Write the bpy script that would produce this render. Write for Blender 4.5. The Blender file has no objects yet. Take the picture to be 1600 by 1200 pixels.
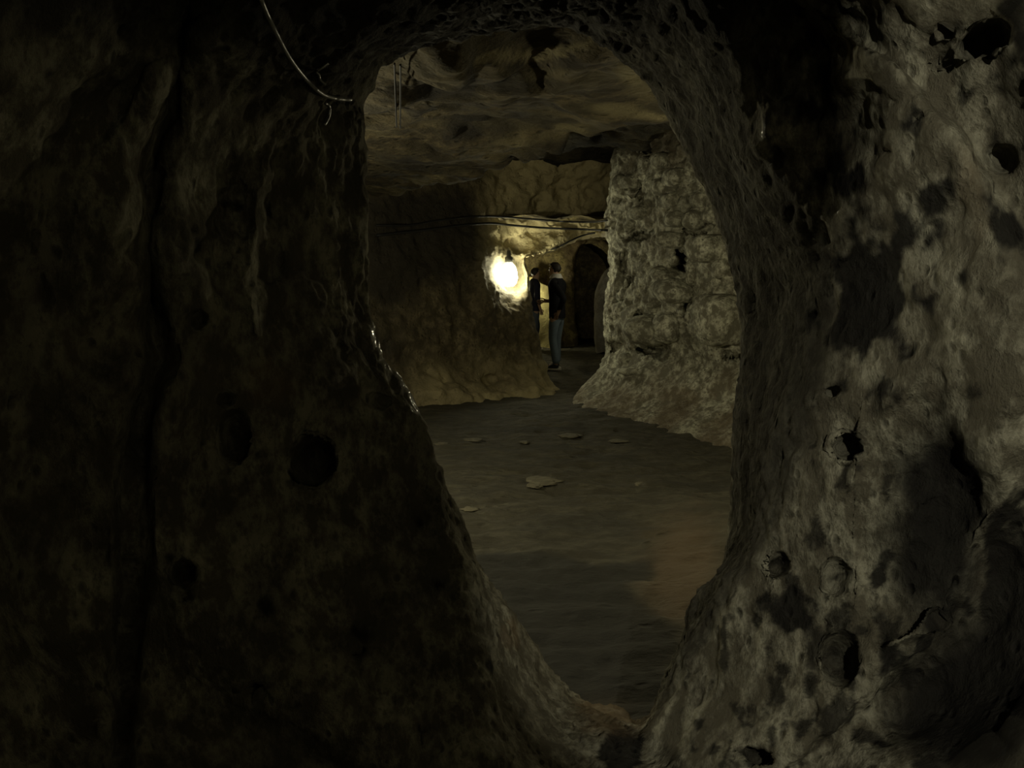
import bpy, bmesh, math, random
import numpy as np
from mathutils import Vector, Matrix

SC = bpy.context.scene
COL = SC.collection
random.seed(7)

# ------------------------------------------------------------------ camera, world, lamps, exposure
F = 1244.0                       # focal length in pixels of the 1600 x 1200 frame
EYE = np.array((0.0, 0.0, 1.5))
PITCH = math.atan(167.0 / F)     # the eye level lies at row 433
cam = bpy.data.cameras.new('camera')
cam.sensor_width = 36.0
cam.lens = 36.0 * F / 1600.0
cam.clip_start = 0.02
cam.clip_end = 200
cam_o = bpy.data.objects.new('camera', cam)
COL.objects.link(cam_o)
cam_o.location = EYE
cam_o.rotation_euler = (math.pi / 2 - PITCH, 0, 0)
SC.camera = cam_o

w = bpy.data.worlds.new('underground')
SC.world = w
w.use_nodes = True
w.node_tree.nodes['Background'].inputs[0].default_value = (0.02, 0.02, 0.016, 1)
w.node_tree.nodes['Background'].inputs[1].default_value = 0.0

SC.view_settings.view_transform = 'Standard'
SC.view_settings.look = 'None'
SC.view_settings.gamma = 1.0
SC.view_settings.use_curve_mapping = False
SC.view_settings.exposure = 0.0
SC.cycles.use_denoising = True
SC.cycles.max_bounces = 6
SC.cycles.sample_clamp_indirect = 3.0

LAMP_A_STRENGTH = 62.0           # emission of the globe of the lamp in the niche
LAMP_B = ((1.75, 4.3, 1.70), 40.0, 0.05, (1.0, 0.90, 0.58))    # lamp of the hall, round the corner on the right
LAMP_E = ((-1.9, 4.6, 1.50), 126.0, 0.05, (1.0, 0.92, 0.62))   # lamp of the hall, round the corner on the left
LAMP_C = ((0.37, -0.9, 2.05), 135.0, 0.012, (1.0, 0.96, 0.76))    # lamp of the passage behind the viewer
LAMP_D = ((0.20, 16.75, 1.25), 26.0, 0.05, (1.0, 0.93, 0.58))   # lamp of the far room, round its corner
FILL_G = ((0.06, 14.3, 1.80), 10.0, 0.05, (1.0, 0.93, 0.60))    # added unseen fill behind the same corner, brightens the floor
FILL_I = ((1.74, 12.4, 1.90), 10.0, 0.05, (1.0, 0.95, 0.70))    # added unseen fill behind the grey wall's end, brightens the nearer person
FILL_H = ((2.9, 18.8, 1.6), 4.0, 0.05, (1.0, 0.93, 0.70))       # added faint unseen fill that lifts the dark arch


def point_lamp(name, spec):
    loc, power, radius, color = spec
    l = bpy.data.lights.new(name, 'POINT')
    l.energy = power
    l.shadow_soft_size = radius
    l.color = color
    o = bpy.data.objects.new(name, l)
    o.location = loc
    COL.objects.link(o)
    return o


point_lamp('hall_light', LAMP_B)
point_lamp('side_light', LAMP_E)
point_lamp('passage_light', LAMP_C)
point_lamp('far_room_light', LAMP_D)
point_lamp('corner_fill', FILL_G)
point_lamp('arch_fill', FILL_H)
point_lamp('doorway_fill', FILL_I)

# ------------------------------------------------------------------ maths helpers
CP, SP = math.cos(PITCH), math.sin(PITCH)


def at(px, py, Y):
    """world point(s) seen at a pixel, at distance Y along the world's y axis"""
    px, py, Y = np.broadcast_arrays(np.asarray(px, float), np.asarray(py, float), np.asarray(Y, float))
    u = (px - 800.0) / F
    v = (600.0 - py) / F
    dy = CP + v * SP
    dz = -SP + v * CP
    k = Y / dy
    return np.stack((u * k, Y + 0 * k, EYE[2] + dz * k), -1)


def pix(P):
    """pixel of world point(s) in front of the camera"""
    d = np.asarray(P) - EYE
    depth = d[..., 1] * CP - d[..., 2] * SP
    up = d[..., 1] * SP + d[..., 2] * CP
    depth = np.maximum(depth, 1e-3)
    return 800 + F * d[..., 0] / depth, 600 - F * up / depth


def _hash(ix, iy, iz, seed):
    h = (ix.astype(np.uint32) * np.uint32(374761393) + iy.astype(np.uint32) * np.uint32(668265263)
         + iz.astype(np.uint32) * np.uint32(2147483647 - 58) + np.uint32(seed * 974711 + 17))
    h = (h ^ (h >> np.uint32(13))) * np.uint32(1274126177)
    h = (h ^ (h >> np.uint32(16))) * np.uint32(2246822519)
    return h ^ (h >> np.uint32(15))


def perlin(P, seed=0):
    P = np.asarray(P, float)
    i = np.floor(P).astype(np.int64)
    f = P - i
    u = f * f * f * (f * (f * 6 - 15) + 10)
    out = 0
    for dx in (0, 1):
        wx = u[..., 0] if dx else 1 - u[..., 0]
        for dy in (0, 1):
            wy = u[..., 1] if dy else 1 - u[..., 1]
            for dz in (0, 1):
                wz = u[..., 2] if dz else 1 - u[..., 2]
                h = _hash(i[..., 0] + dx, i[..., 1] + dy, i[..., 2] + dz, seed)
                gx = ((h & np.uint32(255)).astype(float) / 127.5) - 1
                gy = (((h >> np.uint32(8)) & np.uint32(255)).astype(float) / 127.5) - 1
                gz = (((h >> np.uint32(16)) & np.uint32(255)).astype(float) / 127.5) - 1
                out = out + wx * wy * wz * (gx * (f[..., 0] - dx) + gy * (f[..., 1] - dy) + gz * (f[..., 2] - dz))
    return out


def fbm(P, freq, octaves=4, seed=0, gain=0.5, ridged=False):
    P = np.asarray(P, float) * freq
    a, s = 1.0, 0
    for k in range(octaves):
        n = perlin(P, seed + k * 31)
        s = s + a * ((0.35 - 1.6 * np.abs(n)) if ridged else n)
        P = P * 2.03
        a *= gain
    return s


def worley(P, freq, seed=0):
    """distance to the nearest and second nearest feature point"""
    P = np.asarray(P, float) * freq
    i = np.floor(P).astype(np.int64)
    f1 = np.full(P.shape[:-1], 9.0)
    f2 = np.full(P.shape[:-1], 9.0)
    for dx in (-1, 0, 1):
        for dy in (-1, 0, 1):
            for dz in (-1, 0, 1):
                c = i + np.array((dx, dy, dz))
                h = _hash(c[..., 0], c[..., 1], c[..., 2], seed)
                o = np.stack(((h & np.uint32(1023)).astype(float) / 1023,
                              ((h >> np.uint32(10)) & np.uint32(1023)).astype(float) / 1023,
                              ((h >> np.uint32(20)) & np.uint32(1023)).astype(float) / 1023), -1)
                d = np.sqrt(((c + o - P) ** 2).sum(-1))
                n2 = np.maximum(np.minimum(f2, d), np.minimum(f1, np.maximum(f1, d)))
                f2 = np.where(d < f1, f1, np.minimum(f2, d))
                f1 = np.minimum(f1, d)
    return f1, f2


def smooth(a, b, x):
    t = np.clip((np.asarray(x, float) - a) / (b - a), 0, 1)
    return t * t * (3 - 2 * t)


def spline(K, n, axis=0, closed=False):
    """Catmull-Rom through the control values K, n samples per span"""
    K = np.moveaxis(np.asarray(K, float), axis, 0)
    m = len(K)
    spans = m if closed else m - 1
    N = spans * n + (0 if closed else 1)
    t = np.arange(N) / n
    i = np.minimum(t.astype(int), spans - 1)
    f = (t - i).reshape((-1,) + (1,) * (K.ndim - 1))

    def g(j):
        return K[j % m] if closed else K[np.clip(j, 0, m - 1)]
    a, b, c, d = g(i - 1), g(i), g(i + 1), g(i + 2)
    r = 0.5 * (2 * b + (c - a) * f + (2 * a - 5 * b + 4 * c - d) * f ** 2 + (3 * b - a - 3 * c + d) * f ** 3)
    return np.moveaxis(r, 0, axis)


def grid_normals(G, closed=False):
    if closed:
        du = np.roll(G, -1, 0) - np.roll(G, 1, 0)
    else:
        du = np.gradient(G, axis=0)
    dv = np.gradient(G, axis=1)
    n = np.cross(du, dv)
    return n / np.maximum(np.linalg.norm(n, axis=-1, keepdims=True), 1e-9)


def facing(N, G, to):
    """turn the normals of the grid towards the point `to`, judged by the majority"""
    s = np.sign(((np.asarray(to) - G) * N).sum(-1).mean())
    return N * (s if s else 1)


def grid_mesh(name, G, mat, closed=False, attrs=None, parent=None, kind='structure', keep=None, to=None):
    nu, nv = G.shape[:2]
    me = bpy.data.meshes.new(name)
    idx = np.arange(nu * nv).reshape(nu, nv)
    a = idx if closed else idx[:-1]
    b = np.roll(idx, -1, 0) if closed else idx[1:]
    q = np.stack((a[:, :-1], b[:, :-1], b[:, 1:], a[:, 1:]), -1).reshape(-1, 4)
    if keep is not None:
        q = q[keep.reshape(-1)[q].all(1)]
    if to is not None:
        v = G.reshape(-1, 3)
        n = np.cross(v[q[:, 2]] - v[q[:, 0]], v[q[:, 3]] - v[q[:, 1]])
        if (n * (np.asarray(to) - v[q[:, 0]])).sum() < 0:
            q = q[:, ::-1]
    me.vertices.add(nu * nv)
    me.vertices.foreach_set('co', G.reshape(-1).astype(np.float32))
    me.loops.add(q.size)
    me.loops.foreach_set('vertex_index', q.reshape(-1).astype(np.int32))
    me.polygons.add(len(q))
    me.polygons.foreach_set('loop_start', (np.arange(len(q)) * 4).astype(np.int32))
    me.polygons.foreach_set('use_smooth', np.ones(len(q), bool))
    me.update(calc_edges=True)
    for k, val in (attrs or {}).items():
        at_ = me.attributes.new(k, 'FLOAT', 'POINT')
        at_.data.foreach_set('value', np.broadcast_to(val, (nu, nv)).reshape(-1).astype(np.float32))
    me.materials.append(mat)
    o = bpy.data.objects.new(name, me)
    COL.objects.link(o)
    if kind:
        o['kind'] = kind
    if parent:
        o.parent = parent
    return o


def blob(px, py, spots, soft=1.5):
    """sum of soft ellipses in the photograph's frame: (x, y, rx, ry, degrees, amount)"""
    s = np.zeros(np.shape(px))
    for (x, y, rx, ry, deg, a) in spots:
        c, sn = math.cos(math.radians(deg)), math.sin(math.radians(deg))
        dx, dy = px - x, py - y
        e = ((dx * c + dy * sn) / rx) ** 2 + ((-dx * sn + dy * c) / ry) ** 2
        s = s + a * np.exp(-e ** soft)
    return s


def line_dist(px, py, pts):
    d = np.full(np.shape(px), 1e9)
    for (x0, y0), (x1, y1) in zip(pts[:-1], pts[1:]):
        vx, vy = x1 - x0, y1 - y0
        t = np.clip(((px - x0) * vx + (py - y0) * vy) / (vx * vx + vy * vy), 0, 1)
        d = np.minimum(d, np.hypot(px - x0 - t * vx, py - y0 - t * vy))
    return d


def along_ray(G, d):
    """push points away from the viewer by d metres"""
    v = G - EYE
    L = np.linalg.norm(v, axis=-1, keepdims=True)
    return G + v / L * np.asarray(d)[..., None]


# ------------------------------------------------------------------ materials
def nodes(name):
    m = bpy.data.materials.new(name)
    m.use_nodes = True
    t = m.node_tree
    return m, t, t.nodes['Principled BSDF']


def N(t, kind, **kw):
    n = t.nodes.new(kind)
    for k, v in kw.items():
        if k in n.inputs:
            n.inputs[k].default_value = v
        else:
            setattr(n, k, v)
    return n


def ramp(t, src, stops):
    r = t.nodes.new('ShaderNodeValToRGB')
    e = r.color_ramp.elements
    e[0].position, e[0].color = stops[0][0], stops[0][1]
    e[1].position, e[1].color = stops[-1][0], stops[-1][1]
    for p, c in stops[1:-1]:
        x = e.new(p)
        x.color = c
    t.links.new(src, r.inputs[0])
    return r.outputs[0]


def mix(t, fac, a, b, mode='MIX'):
    m = t.nodes.new('ShaderNodeMix')
    m.data_type = 'RGBA'
    m.blend_type = mode
    for s, v in ((m.inputs[0], fac), (m.inputs[6], a), (m.inputs[7], b)):
        if isinstance(v, (int, float)):
            s.default_value = v
        elif isinstance(v, tuple):
            s.default_value = v
        else:
            t.links.new(v, s)
    return m.outputs[2]


def g(v):
    return (v, v, v, 1)


def rock(name, pale, mid, dark, stain_shade, scale=1.0, rough=0.85, bump=0.5, dist=0.02, pits=0.6, spec=0.25, stretch=(1, 1, 1), ochre=((0.13, 0.09, 0.05, 1), (0.21, 0.155, 0.09, 1))):
    """weathered tuff: three tones in cloudy patches, dark pits, soot and painted shade where the mesh attribute 'stain' says so,
    ochre and painted lit tones where 'ochre' does"""
    m, t, b = nodes(name)
    tc = t.nodes.new('ShaderNodeNewGeometry')
    mp = t.nodes.new('ShaderNodeMapping')
    mp.inputs['Scale'].default_value = stretch
    t.links.new(tc.outputs['Position'], mp.inputs[0])
    co = mp.outputs[0]

    def noise(s, d=6, r=0.6, dis=0.0):
        n = N(t, 'ShaderNodeTexNoise', Scale=s * scale, Detail=d, Roughness=r, Distortion=dis)
        t.links.new(co, n.inputs['Vector'])
        return n.outputs['Fac']
    n1 = noise(2.3, 5, 0.6, 0.4)
    n2 = noise(9.0, 8, 0.65)
    n3 = noise(34.0, 8, 0.7)
    c = mix(t, ramp(t, n1, [(0.38, g(0)), (0.62, g(1))]), mid, pale)
    c = mix(t, ramp(t, n2, [(0.44, g(1)), (0.60, g(0))]), c, dark)
    c = mix(t, ramp(t, n3, [(0.36, g(0.8)), (0.5, g(0))]), c, dark)
    vo = N(t, 'ShaderNodeTexVoronoi', Scale=17.0 * scale)
    t.links.new(co, vo.inputs['Vector'])
    pit = ramp(t, vo.outputs['Distance'], [(0.10, g(1)), (0.30, g(0))])
    pit_m = N(t, 'ShaderNodeMath', operation='MULTIPLY')
    t.links.new(pit, pit_m.inputs[0])
    t.links.new(ramp(t, n2, [(0.40, g(0)), (0.6, g(1))]), pit_m.inputs[1])
    pm = N(t, 'ShaderNodeMath', operation='MULTIPLY')
    t.links.new(pit_m.outputs[0], pm.inputs[0])
    pm.inputs[1].default_value = pits
    c = mix(t, pm.outputs[0], c, stain_shade)
    a = t.nodes.new('ShaderNodeAttribute')
    a.attribute_name = 'stain_shade'
    c = mix(t, a.outputs['Fac'], c, stain_shade)
    a2 = t.nodes.new('ShaderNodeAttribute')
    a2.attribute_name = 'ochre'
    c = mix(t, a2.outputs['Fac'], c, mix(t, n3, ochre[0], ochre[1]))
    t.links.new(c, b.inputs['Base Color'])
    b.inputs['Specular IOR Level'].default_value = spec
    aw = t.nodes.new('ShaderNodeAttribute')
    aw.attribute_name = 'wet'
    rg = N(t, 'ShaderNodeMapRange')
    rg.inputs['To Min'].default_value = rough
    rg.inputs['To Max'].default_value = 0.22
    t.links.new(aw.outputs['Fac'], rg.inputs['Value'])
    t.links.new(rg.outputs[0], b.inputs['Roughness'])
    t.links.new(aw.outputs['Fac'], b.inputs['Coat Weight'])
    b.inputs['Coat Roughness'].default_value = 0.15
    # relief
    add = N(t, 'ShaderNodeMath', operation='MULTIPLY_ADD')
    t.links.new(n2, add.inputs[0])
    add.inputs[1].default_value = 1.6
    t.links.new(n3, add.inputs[2])
    sub = N(t, 'ShaderNodeMath', operation='SUBTRACT')
    t.links.new(add.outputs[0], sub.inputs[0])
    t.links.new(pit_m.outputs[0], sub.inputs[1])
    bp = N(t, 'ShaderNodeBump', Strength=bump, Distance=dist)
    t.links.new(sub.outputs[0], bp.inputs['Height'])
    t.links.new(bp.outputs[0], b.inputs['Normal'])
    return m


def plain(name, color, rough=0.7, spec=0.3, metallic=0.0, weave=0.0, var=0.25):
    m, t, b = nodes(name)
    tc = t.nodes.new('ShaderNodeTexCoord')
    n = N(t, 'ShaderNodeTexNoise', Scale=18.0, Detail=4.0)
    t.links.new(tc.outputs['Object'], n.inputs['Vector'])
    lo = tuple(c * (1 - var) for c in color[:3]) + (1,)
    hi = tuple(min(1, c * (1 + var)) for c in color[:3]) + (1,)
    t.links.new(mix(t, n.outputs['Fac'], lo, hi), b.inputs['Base Color'])
    b.inputs['Roughness'].default_value = rough
    b.inputs['Specular IOR Level'].default_value = spec
    b.inputs['Metallic'].default_value = metallic
    if weave:
        n2 = N(t, 'ShaderNodeTexNoise', Scale=160.0, Detail=2.0)
        t.links.new(tc.outputs['Object'], n2.inputs['Vector'])
        bp = N(t, 'ShaderNodeBump', Strength=weave, Distance=0.004)
        t.links.new(n2.outputs['Fac'], bp.inputs['Height'])
        t.links.new(bp.outputs[0], b.inputs['Normal'])
    return m


def emitter(name, color, strength):
    m, t, b = nodes(name)
    b.inputs['Base Color'].default_value = (0.8, 0.8, 0.75, 1)
    b.inputs['Emission Color'].default_value = color
    b.inputs['Emission Strength'].default_value = strength
    return m


M = {
    'front': rock('tuff_of_the_passage', (0.33, 0.315, 0.235, 1), (0.22, 0.205, 0.15, 1), (0.10, 0.09, 0.064, 1),
                  (0.013, 0.0122, 0.011, 1), scale=1.9, bump=0.9, dist=0.016, rough=0.75, spec=0.06, stretch=(1, 1, 0.6)),
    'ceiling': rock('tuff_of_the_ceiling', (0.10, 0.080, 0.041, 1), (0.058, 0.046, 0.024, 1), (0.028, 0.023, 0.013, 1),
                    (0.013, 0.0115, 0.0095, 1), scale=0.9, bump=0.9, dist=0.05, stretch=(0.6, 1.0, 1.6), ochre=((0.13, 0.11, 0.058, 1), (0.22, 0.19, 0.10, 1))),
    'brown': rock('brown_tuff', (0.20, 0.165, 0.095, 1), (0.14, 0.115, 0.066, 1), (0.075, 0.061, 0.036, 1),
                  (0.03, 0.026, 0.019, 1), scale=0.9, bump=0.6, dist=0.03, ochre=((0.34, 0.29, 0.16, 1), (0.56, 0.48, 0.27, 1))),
    'grey': rock('grey_eroded_tuff', (0.68, 0.67, 0.53, 1), (0.48, 0.47, 0.36, 1), (0.17, 0.16, 0.117, 1),
                 (0.05, 0.045, 0.032, 1), scale=1.1, bump=0.75, dist=0.025),
    'far': rock('tuff_of_the_far_room', (0.30, 0.25, 0.11, 1), (0.22, 0.18, 0.08, 1), (0.10, 0.08, 0.04, 1),
                (0.03, 0.026, 0.02, 1), scale=0.8, bump=0.5, dist=0.03),
    'pale': rock('pale_yellow_tuff', (0.62, 0.56, 0.26, 1), (0.52, 0.46, 0.2, 1), (0.36, 0.31, 0.14, 1),
                 (0.2, 0.17, 0.08, 1), scale=0.8, bump=0.3, dist=0.02, pits=0.2),
    'smooth': rock('smooth_grey_stone', (0.24, 0.23, 0.20, 1), (0.19, 0.18, 0.16, 1), (0.14, 0.13, 0.11, 1),
                   (0.08, 0.075, 0.06, 1), scale=0.7, bump=0.2, dist=0.01, pits=0.1),
    'floor': rock('trodden_floor', (0.095, 0.088, 0.060, 1), (0.075, 0.069, 0.047, 1), (0.052, 0.047, 0.032, 1),
                  (0.030, 0.029, 0.023, 1), scale=0.7, bump=0.7, dist=0.035, pits=0.15, stretch=(0.6, 1.3, 1), ochre=((0.105, 0.075, 0.045, 1), (0.16, 0.12, 0.075, 1))),
    'chip': rock('pale_chip', (0.16, 0.148, 0.098, 1), (0.135, 0.122, 0.08, 1), (0.1, 0.09, 0.06, 1),
                 (0.1, 0.09, 0.06, 1), scale=2.0, bump=0.3, dist=0.01, pits=0.2),
    'cable': plain('black_cable', (0.016, 0.016, 0.016), 0.6, 0.2),
    'grey_cable': plain('grey_cable', (0.16, 0.16, 0.15), 0.3, 0.5),
    'metal': plain('grey_metal', (0.25, 0.25, 0.24), 0.35, 0.5, metallic=0.8),
    'socket': plain('lamp_socket', (0.08, 0.08, 0.075), 0.5),
    'globe': emitter('lit_globe', (1.0, 0.96, 0.66, 1), LAMP_A_STRENGTH),
    'skin': plain('skin', (0.34, 0.22, 0.15), 0.55, 0.3),
    'hair': plain('dark_hair', (0.018, 0.014, 0.011), 0.6),
    'jacket': plain('black_jacket', (0.009, 0.009, 0.011), 0.85, 0.1, weave=0.3),
    'navy': plain('navy_jacket', (0.014, 0.015, 0.032), 0.8, 0.2, weave=0.3),
    'denim': plain('blue_denim', (0.12, 0.155, 0.19), 0.85, 0.2, weave=0.5),
    'denim2': plain('faded_denim', (0.07, 0.085, 0.11), 0.85, 0.2, weave=0.5),
    'collar': plain('white_collar', (0.85, 0.83, 0.78), 0.8),
    'shoe': plain('dark_shoe', (0.02, 0.02, 0.02), 0.6),
    'sole': plain('pale_sole', (0.4, 0.38, 0.33), 0.7),
    'eye': plain('eye', (0.05, 0.04, 0.03), 0.2),
}

# ------------------------------------------------------------------ the near rock with the opening
# each row: inner rim (x, y, distance), outer rim (x, y, distance) in the photograph's frame
RIM = [
    (890, 48, 2.30, 900, -50, 1.70), (950, 85, 2.32, 1010, -30, 1.68), (1000, 125, 2.36, 1095, 45, 1.66),
    (1040, 190, 2.40, 1160, 125, 1.64), (1075, 255, 2.28, 1203, 230, 1.62), (1110, 325, 2.26, 1250, 310, 1.60),
    (1138, 410, 2.24, 1300, 390, 1.58), (1153, 490, 2.22, 1312, 475, 1.58), (1156, 560, 2.20, 1303, 560, 1.58),
    (1144, 650, 2.18, 1272, 650, 1.60), (1140, 740, 2.16, 1245, 740, 1.62), (1133, 830, 2.14, 1215, 820, 1.66),
    (1117, 893, 2.12, 1180, 885, 1.70), (1077, 935, 2.12, 1140, 945, 1.74), (1061, 985, 2.12, 1102, 1000, 1.78),
    (1035, 1050, 2.10, 1060, 1065, 1.80), (1000, 1114, 2.16, 1005, 1145, 1.82), (960, 1100, 2.36, 950, 1160, 1.80),
    (907, 1082, 2.42, 900, 1175, 1.78), (870, 1045, 2.42, 850, 1160, 1.76), (830, 990, 2.42, 805, 1110, 1.76),
    (797, 940, 2.42, 775, 1045, 1.76), (767, 905, 2.42, 757, 985, 1.78), (746, 868, 2.38, 742, 925, 1.80),
    (722, 815, 2.18, 712, 830, 1.84), (690, 740, 2.06, 668, 748, 1.86), (662, 660, 2.00, 630, 670, 1.86),
    (640, 608, 1.98, 588, 610, 1.84), (602, 555, 1.97, 535, 555, 1.82), (581, 485, 1.97, 490, 480, 1.80),
    (578, 400, 1.98, 455, 400, 1.78), (578, 300, 1.98, 425, 310, 1.76), (578, 210, 2.00, 425, 235, 1.74),
    (580, 150, 2.05, 455, 165, 1.74), (630, 88, 2.18, 540, 70, 1.72), (735, 62, 2.30, 690, -10, 1.70),
    (820, 48, 2.30, 800, -40, 1.70),
]
NJ = len(RIM)
R = np.array(RIM, float)
inner = at(R[:, 0], R[:, 1], R[:, 2])
outer = at(R[:, 3], R[:, 4], R[:, 5])
cx, cy = 830.0, 600.0
ang = np.arctan2((R[:, 4] - cy), (R[:, 3] - cx))
ang = np.unwrap(ang)
# beyond the frame: an ellipse round the view
ex, ey = cx + 1010 * np.cos(ang), cy + 830 * np.sin(ang)
lft = smooth(300, -700, (ex - cx))
edgeY = 1.12 + 0.02 * lft + 0.25 * np.abs(np.sin(ang)) ** 2
edge = at(ex, ey, edgeY)
midp = 0.5
mx = R[:, 3] + (ex - R[:, 3]) * midp
my = R[:, 4] + (ey - R[:, 4]) * midp
mid = at(mx, my, (R[:, 5] + edgeY) * 0.5 - 0.03)
cw = np.stack((1.0 * np.cos(ang), np.full(NJ, -0.55), 1.38 - 1.32 * np.sin(ang)), -1)
cw2 = cw.copy()
cw2[:, 1] = -2.4
ctr = np.array((0.12, 0, 1.22))
rad = inner - ctr
rad[:, 1] = 0
rad /= np.linalg.norm(rad, axis=1, keepdims=True)
back1 = inner + rad * 0.15 + np.array((0, 0.12, 0))
back2 = inner + rad * 0.42 + np.array((0, 0.20, 0))
half = 0.5 * (inner + outer) - 0.02 * rad
K = np.stack((back2, back1, inner, half, outer, mid, edge, cw, cw2), 1)
G = spline(K, 24, 0, closed=True)
nv_spans = [10, 14, 34, 34, 60, 60, 24, 8]
S = spline(G, 60, 1)
cols = []
for s, n in enumerate(nv_spans):
    cols += list(s * 60 + np.round(np.arange(n) * 60 / n).astype(int))
cols.append(8 * 60)
G = S[:, cols]
radS = spline(rad, 24, 0, closed=True)
far_ = np.linspace(2.3, 0.3, 8)
G = np.concatenate((G[:, :1] + radS[:, None, :] * far_[None, :, None], G), 1)     # the hall's side of the rock
vv = np.r_[-far_, np.array(cols) / 60.0]                                   # 2 = inner rim, 4 = outer rim, 6 = frame edge
V = np.broadcast_to(vv, G.shape[:2])
px, py = pix(G)
front = (smooth(3.6, 4.3, V) * (1 - smooth(6.2, 6.9, V)))
right = smooth(830, 1000, px)
HOLLOWS = [      # broad swells and hollows
    (1262, 110, 80, 210, -14, 0.13), (1465, 800, 100, 170, 4, 0.07), (1540, 730, 40, 70, 0, -0.03),
    (1500, 1090, 140, 110, -20, 0.10), (1580, 960, 70, 130, 0, 0.05), (1395, 420, 90, 110, 0, 0.04), (1440, 600, 60, 50, 20, -0.02), (1540, 520, 60, 90, -20, -0.03),
    (360, 660, 60, 80, 0, 0.03), (180, 520, 40, 36, 0, 0.03), (240, 20, 60, 60, 0, 0.04), (330, 470, 50, 40, 0, -0.02), (260, 610, 60, 50, 0, -0.02),
    (360, 370, 18, 90, 0, 0.03), (500, 330, 22, 70, 8, 0.04), (430, 400, 20, 70, 4, 0.04), (560, 120, 60, 24, -30, 0.05),
]
PITS = [         # small holes with a clear edge
    (1325, 700, 16, 10, 10, 0.05), (1530, 66, 30, 11, -25, 0.06), (1560, 250, 20, 14, 30, 0.03), (1312, 1035, 16, 30, 0, 0.05), (1215, 880, 13, 11, 0, 0.04), (1297, 607, 8, 8, 0, 0.04),
    (1190, 1188, 26, 14, 25, 0.06), (1475, 50, 9, 7, 0, 0.03), (1468, 104, 10, 8, 0, 0.03), (1430, 188, 7, 6, 0, 0.02), (1390, 235, 8, 6, 0, 0.02), (1300, 905, 14, 18, 0, 0.03),
    (490, 720, 19, 22, 20, 0.07), (290, 895, 16, 12, 0, 0.05), (400, 1072, 22, 11, 0, 0.06), (655, 1150, 11, 15, 0, 0.05), (365, 680, 12, 30, 0, 0.05), (460, 225, 10, 40, 35, 0.05),
    (310, 500, 9, 8, 0, 0.03), (560, 1020, 12, 10, 0, 0.04), (135, 1130, 9, 8, 0, 0.03), (600, 630, 14, 7, 0, 0.03), (350, 620, 9, 8, 0, 0.03), (290, 930, 10, 8, 0, 0.03),
]
ridges = [(1338, 590), (1342, 660), (1336, 720), (1332, 790), (1336, 860), (1330, 950)]
ridges2 = [(1385, 1010), (1440, 985), (1485, 960)]
crease = [(300, -20), (262, 180), (240, 260), (232, 400), (240, 500), (252, 560), (222, 640), (206, 760), (208, 930), (196, 1060), (185, 1210)]
jut = [(480, 150), (440, 230), (408, 300), (395, 400), (400, 520)]
w1, w2 = fbm(G, 7.0, 4, 15), fbm(G, 7.0, 4, 16)
w3, w4 = fbm(G, 26.0, 3, 65), fbm(G, 26.0, 3, 66)
d = blob(px + 60 * w1, py + 60 * w2, HOLLOWS, 1.0) + 1.7 * blob(px + 14 * w1 + 6 * w3, py + 14 * w2 + 6 * w4, PITS, 2.0)
pit_shade = 0.7 * np.clip(18 * blob(px + 14 * w1 + 6 * w3, py + 14 * w2 + 6 * w4, PITS, 2.0), 0, 1)  # shade inside the holes, painted into the colour
d -= 0.010 * np.exp(-(line_dist(px + 10 * fbm(G, 9, 2, 2), py, ridges) / 11) ** 2)
d -= 0.035 * np.exp(-(line_dist(px, py, ridges2) / 10) ** 2)
d += 0.09 * np.exp(-(line_dist(px, py, crease) / 16) ** 2)
d -= 0.03 * np.exp(-(line_dist(px, py, jut) / 14) ** 2)
G = along_ray(G, d * front)
NRM = facing(grid_normals(G, True), G, (0.0, 0.4, 1.4))
jamb = smooth(1.7, 2.3, V) * (1 - smooth(3.9, 4.3, V))
big = fbm(G, 1.6, 3, 3)
medn = fbm(G * np.array((1, 1, 0.75)), 5.5, 4, 11)
rid = fbm(G * np.array((1.2, 1.2, 0.55)), 7.0, 3, 23, ridged=True)
warp = 0.035 * np.stack((w1, w2, fbm(G, 6.0, 3, 17)), -1)
f1, f2 = worley(G * np.array((1, 1, 0.6)) + warp, 11.0, 5)
pits = np.clip(0.42 - f1, 0, 1)
f1b, f2b = worley(G * np.array((1, 1, 0.6)) + warp, 24.0, 9)
disp = 0.030 * big * smooth(3.0, 5.0, V) + 0.014 * big + 0.022 * medn + 0.010 * rid
g1, g2 = worley(G * np.array((1, 1, 0.7)) + 0.5 * warp, 48.0, 13)
coarse = smooth(0.0, 0.25, 0.7 * fbm(G, 3.0, 3, 43) - 0.12 + 0.40 * smooth(840, 980, py) * smooth(1430, 1380, px) + 0.2 * smooth(200, 100, py))
disp -= 0.010 * np.clip(0.42 - g1, 0, 1) * (0.4 + 1.6 * coarse)
disp -= 0.05 * pits * smooth(-0.1, 0.3, medn)
disp -= 0.018 * np.clip(0.45 - f1b, 0, 1) * (1 + jamb)
disp += 0.020 * jamb * (np.clip(f2b - f1b, 0, 0.5) * 0.8 + rid * 0.5)
disp *= np.where(V < 1.2, 0.4, 1.0)
G = G + NRM * disp[..., None]
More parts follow.
